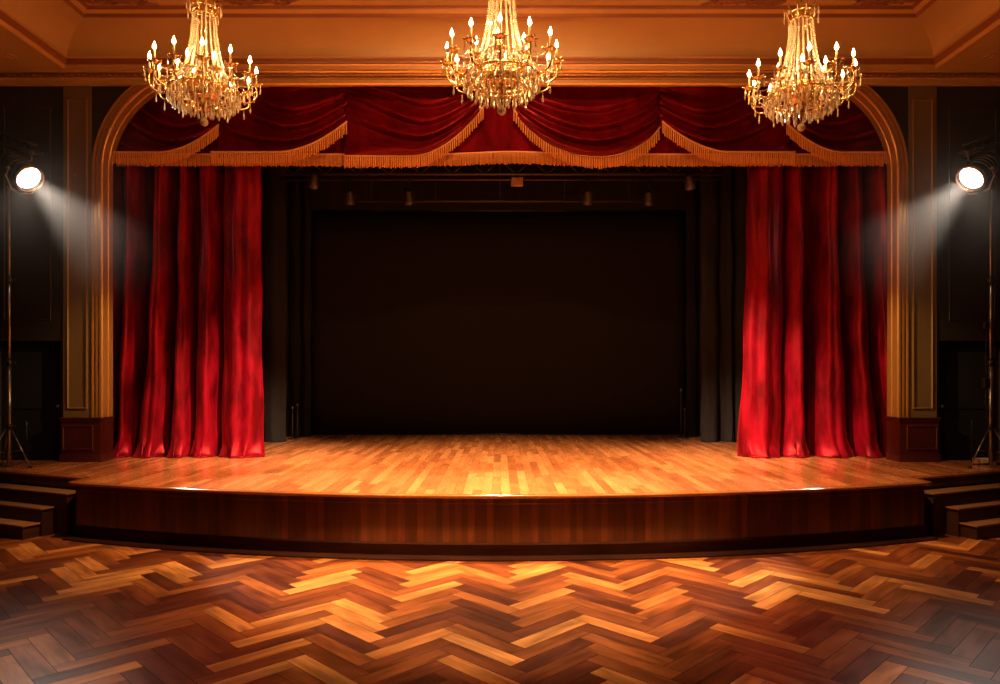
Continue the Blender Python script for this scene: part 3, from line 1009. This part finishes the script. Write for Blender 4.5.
        mb = MB(); mb.lathe([(0, z_cup + .04), (.0125, z_cup + .04), (.0125, z_cup + .05 + h), (.006, z_cup + .055 + h), (0, z_cup + .055 + h)], 10, c=ct); mb.build('candle', 'candle_ivory', am)
        zb = z_cup + .055 + h
        mb = MB(); mb.lathe([(0, zb), (.012, zb + .004), (.024, zb + .026), (.021, zb + .048), (.009, zb + .076), (0, zb + .105)], 10, c=ct); mb.build('bulb', 'bulb_glow', am)
        for a in range(4):
            ta = 2 * PI * (a + .5) / 4 + t
            mb = MB()
            drop_into(mb, (ct.x + .076 * math.cos(ta), ct.y + .076 * math.sin(ta), z_cup + .016), .085 + .03 * (a % 2), .012)
            mb.build('pendant', 'crystal', am)
        if light: LAMPS.append((ct.x, ct.y, zb + .05))
    for a in range(12):
        arm(2 * PI * (a + .5) / 12 + .10, .68, .37, .12, .10, .26, True, a % 2 == 0)
    for a in range(6):
        arm(2 * PI * (a + .25) / 6, .34, .40, .27, .05, .36, False, False)
    # bead garlands slung between the outer cups
    for a in range(12):
        t0 = 2 * PI * (a + .5) / 12 + .10; t1 = 2 * PI * (a + 1.5) / 12 + .10
        mb = MB()
        chain_into(mb, (.64 * math.cos(t0), .64 * math.sin(t0), .38), (.64 * math.cos(t1), .64 * math.sin(t1), .38), .09, 16, .0085)
        tm = (t0 + t1) / 2
        drop_into(mb, (.61 * math.cos(tm), .61 * math.sin(tm), .285), .10, .013)
        mb.build('garland', 'crystal', root)
        mb = MB()
        chain_into(mb, (.64 * math.cos(t0), .64 * math.sin(t0), .38), (.29 * math.cos(t0), .29 * math.sin(t0), .46), .07, 16, .0085)
        mb.build('inner_garland', 'crystal', root)
    return root
def copy_tree(o, parent=None):
    c = o.copy(); COL.objects.link(c)
    if parent is not None: c.parent = parent
    for ch in list(o.children): copy_tree(ch, c)
    return c
spots = [((-3.76, 9.0, 5.97), 'crystal chandelier lit with candle bulbs, hanging at the left end of the row', 0.0),
         ((0.02, 8.1, 5.78), 'crystal chandelier lit with candle bulbs, hanging in the middle over the stage centre', .13),
         ((3.83, 9.0, 5.905), 'crystal chandelier lit with candle bulbs, hanging at the right end of the row', -.1)]
CS = .92
ch0 = make_chandelier(spots[0][1])
for i, (loc, lab, rz) in enumerate(spots):
    c = ch0 if i == 0 else copy_tree(ch0)
    c.location = loc; c.scale = (CS,) * 3; c.rotation_euler = (0, 0, rz); c['label'] = lab
    for part in c.children:          # the canopy sits against the ceiling
        if part.name.startswith('ceiling_canopy'): part.location.z = (zt - .005 - loc[2]) / CS - 3.23
CH_W = 25
for loc, lab, rz in spots:
    for (lx, ly, lz) in LAMPS:
        p = Matrix.Rotation(rz, 3, 'Z') @ Vector((lx, ly, lz)) * CS + Vector(loc) + Vector((0, 0, .07))
        lamp('candle_light', 'POINT', p, CH_W, WARM, shadow_soft_size=.03)

# ------------------------------------------------------------------ plaster scrollwork on the ceiling
def ornament(name, x0_, x1_, y0, label, s):
    root_z = zt - .006
    mb = MB()
    rnd = random.Random(int(abs(x0_) * 100))
    w = x1_ - x0_
    n2 = 9
    for i in range(n2):
        cx_ = x0_ + w * (i + .5) / n2
        env = math.sin(PI * (i + .5) / n2)
        cy_ = y0 - .12 - .20 * env * rnd.random()
        R = .06 + .08 * rnd.random()
        pts = []
        for q in range(15):
            a = q / 14 * 3.6 * PI; r_ = R * (1 - q / 17)
            pts.append((cx_ + r_ * math.cos(a) * 1.3, cy_ + r_ * math.sin(a), root_z))
        mb.tube(pts, [.020 * (1 - q / 22) for q in range(15)], 6)
        for q in range(7):
            a = rnd.random() * 2 * PI; L = R * (1.2 + rnd.random())
            p0 = Vector((cx_, cy_, root_z)); p1 = p0 + Vector((math.cos(a) * L * 1.4, math.sin(a) * L, 0))
            if p1.y > y0: p1.y = y0
            mb.tube([p0, p0.lerp(p1, .4), p0.lerp(p1, .75), p1], [.008, .035, .028, .004], 6)
    o = mb.build(name, 'plaster_red')
    tag(o, label, 'ceiling ornament', 'plaster scrollwork on the ceiling')
yo = (CY - 1.10 * .984) - .03
for s in (-1, 1):
    w_ = 'left' if s == -1 else 'right'
    a, b_ = sorted((s * 7.0, s * 6.1)); ornament('plaster_ornament', a, b_, yo, 'reddish brown plaster scrollwork in the %s corner of the ceiling panel' % w_, s)
    a, b_ = sorted((s * 4.75, s * 3.65)); ornament('plaster_ornament', a, b_, yo, 'reddish brown plaster scrollwork on the ceiling beside the top of the %s chandelier' % w_, s)
    # recessed ceiling lamp in the side soffit
    r_ = empty('recessed_light', (s * 8.78, 13.0 - .3, cz(8.38) - .004), 'small round unlit ceiling light in the %s soffit' % w_, 'ceiling light', 'unlit soffit lights')
    mb = MB(); mb.lathe([(.09, .004), (.095, -.008), (.075, -.014), (.065, -.006), (.065, .004)], 24); mb.build('trim_ring', 'cream_trim', r_)
    mb = MB(); mb.lathe([(0, -.002), (.05, -.003), (.066, .0)], 20); mb.build('glass_disc', 'plaster', r_)

# ------------------------------------------------------------------ lighting rig over the stage
def batten(y, z, w, label, r=.03, hang=9.9, truss=False):
    root = empty('lighting_batten', (0, y, z), label, 'batten', 'pipes of the stage lighting rig')
    mb = MB(); mb.tube([(-w, 0, 0), (w, 0, 0)], r, 10); mb.build('pipe', 'rig_metal', root)
    if truss:
        mb = MB(); mb.tube([(-w, 0, .3), (w, 0, .3)], r * .8, 8); mb.build('upper_pipe', 'rig_metal', root)
        mb = MB()
        n2 = int(2 * w / .35)
        for i in range(n2):
            xa = -w + 2 * w * i / n2; xb = -w + 2 * w * (i + 1) / n2
            mb.tube([(xa, 0, 0 if i % 2 else .3), (xb, 0, .3 if i % 2 else 0)], .012, 6)
        mb.build('lattice', 'rig_metal', root)
    for x_ in (-w * .9, -w * .45, 0, w * .45, w * .9):
        mb = MB(); mb.tube([(x_, 0, 0), (x_, 0, 10.4 - z)], .006, 5); mb.build('cable', 'black_metal', root)
    return root
batten(15.6, 6.99, 4.9, 'front pipe of the stage lighting rig, just under the valance fringe', truss=True)
batten(16.8, 7.20, 5.2, 'middle pipe of the stage lighting rig, carrying the small tan box')
batten(17.8, 6.93, 3.6, 'rear pipe of the stage lighting rig, the lowest one seen against the dark')
def fixture(pxx, pyy, y, z_pipe, yaw, tilt, label):
    x_ = (pxx - 500) * y / 708
    root = empty('stage_light', (x_, y, z_pipe), label, 'stage light', 'unlit lamps of the stage rig')
    zc = 2.56 + (375 - pyy) * y / 708 - z_pipe
    R = Matrix.Rotation(yaw, 3, 'Z') @ Matrix.Rotation(PI + tilt, 3, 'X')
    mb = MB(); mb.lathe([(0, -.17), (.06, -.17), (.085, -.13), (.09, .02), (.11, .05), (.115, .15), (.10, .155), (.095, .06), (0, .05)], 16, rot=R, c=(0, 0, zc)); mb.build('housing', 'rig_metal', root)
    mb = MB(); mb.lathe([(0, .07), (.05, .085), (.094, .09)], 16, rot=R, c=(0, 0, zc)); mb.build('lens', 'steel', root)
    mb = MB()
    mb.tube([(-.13, 0, zc), (-.14, 0, zc + .10), (-.09, 0, min(-.02, zc + .22)), (0, 0, min(-.02, zc + .24)), (.09, 0, min(-.02, zc + .22)), (.14, 0, zc + .10), (.13, 0, zc)], .010, 6)
    mb.tube([(-.13, 0, zc), (.13, 0, zc)], .012, 6)
    mb.build('yoke', 'black_metal', root)
    mb = MB(); mb.box((0, 0, -.01), (.05, .09, .09), bevel=.01); mb.tube([(0, 0, -.03), (0, 0, min(-.03, zc + .24))], .012, 6); mb.build('clamp', 'black_metal', root)
fixture(314, 181, 15.6, 6.99, .5, .5, 'stage lamp at the left end of the rig, its brown housing catching light')
fixture(690, 182, 15.6, 6.99, -.5, .5, 'stage lamp at the right end of the rig, its brown housing catching light')
fixture(350, 198, 16.8, 7.20, .2, .3, 'stage lamp hanging low on the rig, second from the left end')
fixture(409, 198, 16.8, 7.20, -.1, .4, 'stage lamp hanging low on the rig, third from the left end')
fixture(588, 198, 16.8, 7.20, .1, .4, 'stage lamp hanging low on the rig, right of the tan box')
fixture(649, 199, 16.8, 7.20, -.3, .3, 'stage lamp hanging low on the rig, second from the right end')
r_ = empty('junction_box', ((517 - 500) * 16.8 / 708, 16.8, 7.14), 'small tan box fixed to the stage lighting pipe near the centre', 'box')
mb = MB(); mb.box((0, -.02, 0), (.28, .10, .20), bevel=.01); mb.box((0, -.073, 0), (.24, .01, .16), bevel=.003); mb.build('case', 'tan_box', r_)
mb = MB(); mb.tube([(-.08, 0, .09), (-.08, 0, .16)], .008, 6); mb.tube([(.08, 0, .09), (.08, 0, .16)], .008, 6); mb.build('bracket', 'steel', r_)

# ------------------------------------------------------------------ follow spots on tall stands
def spot_stand(s, label, double):
    bx, by = s * 8.86, 12.78
    root = empty('spotlight_stand', (bx, by, SH), label, 'light stand', 'tall tripod spotlight stands')
    H = 5.0
    mb = MB(); mb.tube([(0, 0, .02), (0, 0, 1.9)], .034, 12); mb.tube([(0, 0, 1.85), (0, 0, 3.4)], .026, 12); mb.tube([(0, 0, 3.35), (0, 0, H)], .020, 12)
    mb.build('pole', 'steel', root)
    for zz in (.72, 1.88, 3.38):
        mb = MB(); mb.lathe([(0, zz - .05), (.045, zz - .05), (.055, zz - .03), (.055, zz + .03), (.04, zz + .05), (0, zz + .05)], 12)
        mb.tube([(.04, 0, zz), (.10, 0, zz)], .010, 6); mb.lathe([(0, .0), (.022, .0), (.022, .03), (0, .03)], 8, rot=Matrix.Rotation(PI / 2, 3, 'Y'), c=(.09, 0, zz))
        mb.build('collar', 'black_metal', root)
    angs = ((-.30, -1.1), (2.4, -1.1), (-1.95, -1.1)) if s == -1 else ((PI + .30, 0), (.74, 0), (PI + 1.95, 0))
    for a_, _ in angs:
        c_, s_ = math.cos(a_), math.sin(a_)
        L = .50
        mb = MB(); mb.tube([(.045 * c_, .045 * s_, .70), (L * c_, L * s_, .015)], .013, 8); mb.tube([(.02 * c_, .02 * s_, .25), (L * .55 * c_, L * .55 * s_, .32)], .008, 6)
        lg = mb.build('leg', 'steel', root)
        mb = MB(); mb.lathe([(0, 0), (.026, 0), (.028, .02), (.016, .045), (0, .045)], 10, c=(L * c_, L * s_, 0)); mb.build('rubber_foot', 'black_metal', lg)
    if double:
        mb = MB(); mb.tube([(.09, .03, .10), (.09, .03, H - .2)], .022, 10)
        for zz in (.5, 1.3, 2.1, 2.9, 3.7, 4.5): mb.tube([(0, 0, zz), (.09, .03, zz + .1)], .010, 6)
        mb.build('second_pole', 'black_metal', root)
        mb = MB(); mb.box((-.09, 0, 1.52), (.10, .09, .17), bevel=.012); mb.box((-.09, 0, 2.55), (.07, .07, .12), bevel=.01); mb.build('power_pack', 'black_metal', root)
        mb = MB(); mb.tube([(-.07, 0, 1.45), (-.12, -.02, 1.2), (-.08, 0, .95), (-.05, 0, .8)], .007, 6); mb.tube([(-.07, 0, 2.5), (-.11, -.02, 2.1), (-.09, 0, 1.8), (-.07, 0, 1.6)], .007, 6); mb.build('cable', 'black_metal', root)
    mb = MB(); mb.lathe([(0, H), (.04, H), (.04, H + .06), (.015, H + .08), (0, H + .08)], 10); mb.build('spigot', 'chrome', root)
def follow_spot(s, label):
    zc = 2.56 + 198 * 12.5 / 708
    c = Vector((s * 472.5 * 12.5 / 708, 12.5, zc))
    d = Vector((-s * .76, -.28, -.60)).normalized()
    root = empty('spotlight', c, label, 'spotlight', 'lit spotlights on tall stands')
    root.scale = (1.15,) * 3
    q = d.to_track_quat('Z', 'Y').to_matrix()
    mb = MB()
    mb.lathe([(0, -.52), (.10, -.52), (.15, -.48), (.175, -.40), (.18, -.05), (.20, -.03), (.205, .06), (.19, .065), (.175, .0), (.165, -.02), (.10, -.06), (0, -.06)], 28, rot=q)
    for zz in (-.36, -.29, -.22, -.15): mb.lathe([(.175, zz), (.195, zz + .005), (.195, zz + .02), (.175, zz + .025)], 28, rot=q)
    mb.build('housing', 'black_metal', root)
    mb = MB(); mb.lathe([(.185, .02), (.215, .03), (.218, .075), (.20, .085), (.185, .07)], 32, rot=q); mb.build('lens_ring', 'chrome', root)
    mb = MB(); mb.lathe([(0, .055), (.09, .045), (.16, .022), (.182, .005)], 28, rot=q); mb.build('lens', 'lamp_lens', root)
    sx = q @ Vector((1, 0, 0)); 
    side = d.cross(Vector((0, 0, 1))).normalized()
    mb = MB()
    for sg in (-1, 1):
        mb.tube([side * .21 * sg - d * .15, side * .25 * sg - d * .15 + Vector((0, 0, -.12)), side * .16 * sg - d * .16 + Vector((0, 0, -.30)), Vector((0, 0, -.34)) - d * .17], .014, 8)
        mb.lathe([(0, 0), (.03, 0), (.03, .04), (0, .04)], 10, rot=(side * sg).to_track_quat('Z', 'Y').to_matrix(), c=side * .20 * sg - d * .15)
    mb.build('yoke', 'steel', root)
    pole_top = (Vector((s * 8.86, 12.78, SH + 5.06)) - c) / 1.15
    mb = MB(); mb.tube([Vector((0, 0, -.34)) - d * .17, pole_top + Vector((0, 0, -.02)), pole_top], .018, 8); mb.build('mount_arm', 'steel', root)
    # the beam
    o = lamp('spotlight_beam', 'SPOT', c + d * .12, 3000, (1.0, .90, .80), c + d * 5, spot_size=math.radians(35), spot_blend=.3, shadow_soft_size=.12)
    lamp('floor_sheen_fill', 'SPOT', c + d * .12, 520, (1.0, .88, .76), c + Vector((-s * .30, -.75, -.57)) * 5, spot_size=math.radians(40), spot_blend=1.0, shadow_soft_size=.16)  # second lamp added per spotlight, for pale sheen on the floor corners
def boom(s, label):
    root = empty('lighting_boom', (s * (XS - .02), 12.75, 7.12), label, 'lighting boom', 'wall booms above the spotlights')
    e = Vector((-s * 1.42, -.12, -.46))
    mb = MB()
    for o_ in (Vector((0, 0, 0)), Vector((0, 0, -.2)), Vector((0, .16, -.1))):
        mb.tube([o_, o_ + e], .022, 8)
    mb.build('chords', 'black_metal', root)
    mb = MB()
    o3 = [Vector((0, 0, 0)), Vector((0, 0, -.2)), Vector((0, .16, -.1))]
    for i in range(8):
        for a in range(3):
            mb.tube([o3[a] + e * (i / 8), o3[(a + 1) % 3] + e * ((i + 1) / 8)], .009, 6)
    mb.build('lattice', 'black_metal', root)
    mb = MB(); mb.box((0, .05, -.1), (.04, .34, .40), bevel=.008); mb.build('wall_plate', 'black_metal', root)
    mb = MB()
    p = e * .93 + Vector((0, 0, -.2))
    mb.tube([p, p + Vector((0, 0, -.10)), p + Vector((s * .16, 0, -.13)), p + Vector((s * .18, 0, -.25))], .014, 8)
    mb.box(p + Vector((0, 0, .02)), (.07, .07, .08), bevel=.01)
    mb.build('clamp_hook', 'steel', root)
spot_stand(-1, 'tall single-pole tripod stand holding the lit spotlight beside the left steps', False)
spot_stand(1, 'tall tripod stand with power packs and a second pole, beside the right steps', True)
follow_spot(-1, 'round spotlight shining toward the stage from above the left doorway')
follow_spot(1, 'round spotlight shining toward the stage from above the right doorway')
boom(-1, 'black lattice boom reaching from the left wall above the lit spotlight')
boom(1, 'black lattice boom reaching from the right wall above the lit spotlight')

# small white box and a thin frame by the right stand
r_ = empty('equipment_box', (8.93, 13.12, SH), 'small white and brown box on the stage platform beside the right stand', 'box')
mb = MB(); mb.box((.03, 0, .075), (.17, .12, .09), bevel=.008); mb.build('case', 'white_card', r_)
mb = MB(); mb.box((-.10, 0, .07), (.08, .12, .10), bevel=.008); mb.build('end_cap', 'tan_box', r_)
mb = MB()
for sx in (-.1, .08): mb.box((sx, 0, .012), (.03, .1, .028))
mb.build('foot', 'black_metal', r_)
mb = MB(); mb.tube([(8.89, 13.35, SH + .0), (8.89, 13.35, SH + .81), (9.25, 13.35, SH + .81), (9.25, 13.35, SH)], .010, 6)
tag(mb.build('metal_hoop', 'black_metal'), 'thin dark metal hoop standing in front of the right doorway', 'hoop')
mb = MB(); mb.tube([(-8.89, 13.3, SH + .0), (-8.89, 13.3, SH + .78), (-8.93, 13.3, SH + .80)], .009, 6)
tag(mb.build('metal_rod', 'black_metal'), 'thin dark rod standing in front of the left doorway', 'rod')
# rods in the wings
def rod(x_, y, h, label):
    root = empty('floor_stand', (x_, y, SH), label, 'stand')
    mb = MB(); mb.tube([(0, 0, .01), (0, 0, h)], .014, 8); mb.build('pole', 'rig_metal', root)
    mb = MB(); mb.lathe([(0, 0), (.12, 0), (.12, .015), (.02, .03), (0, .03)], 16); mb.build('base', 'black_metal', root)
    mb = MB(); mb.lathe([(0, h - .02), (.022, h - .02), (.024, h + .03), (.01, h + .05), (0, h + .05)], 10); mb.build('clip', 'steel', root)
rod((292.5 - 500) * 18.4 / 708, 18.4, .80, 'thin pole stand at the foot of the left masking drapes')
rod((297.5 - 500) * 18.7 / 708, 18.7, .86, 'thinner pole stand behind the left wing pole, nearer the backdrop')
rod((681 - 500) * 18.9 / 708, 18.9, 1.25, 'tall thin pole stand in front of the backdrop at its right edge')
rod((684.5 - 500) * 18.7 / 708, 18.7, .75, 'short thin pole stand by the right masking drapes')

# ------------------------------------------------------------------ haze in the spotlight beams
m = bpy.data.materials.new('haze'); m.use_nodes = True
nt = m.node_tree
nt.nodes.remove(nt.nodes['Principled BSDF'])
vsn = nt.nodes.new('ShaderNodeVolumeScatter')
vsn.inputs['Color'].default_value = (1, .90, .8, 1)
vsn.inputs['Anisotropy'].default_value = 0.1
tc = N(nt, 'ShaderNodeTexCoord')
ln_ = N(nt, 'ShaderNodeVectorMath', operation='LENGTH')
nt.links.new(tc.outputs['Object'], ln_.inputs[0])
mr = N(nt, 'ShaderNodeMapRange', interpolation_type='SMOOTHSTEP')
mr.inputs['From Min'].default_value = 0.4
mr.inputs['From Max'].default_value = 2.9
mr.inputs['To Min'].default_value = 0.018
mr.inputs['To Max'].default_value = 0.0
nt.links.new(ln_.outputs['Value'], mr.inputs[0])
nt.links.new(mr.outputs[0], vsn.inputs['Density'])
nt.links.new(vsn.outputs[0], nt.nodes['Material Output'].inputs['Volume'])
MATS['haze'] = m
for s in (-1, 1):
    mb = MB()
    bmesh.ops.create_icosphere(mb.bm, subdivisions=3, radius=3.0)
    h = mb.build('stage_haze', 'haze')
    h.location = (s * 8.1, 12.3, 5.8)
    tag(h, 'thin haze lit by the %s spotlight beam' % ('left' if s == -1 else 'right'), 'haze', 'haze around the spotlights', 'stuff')
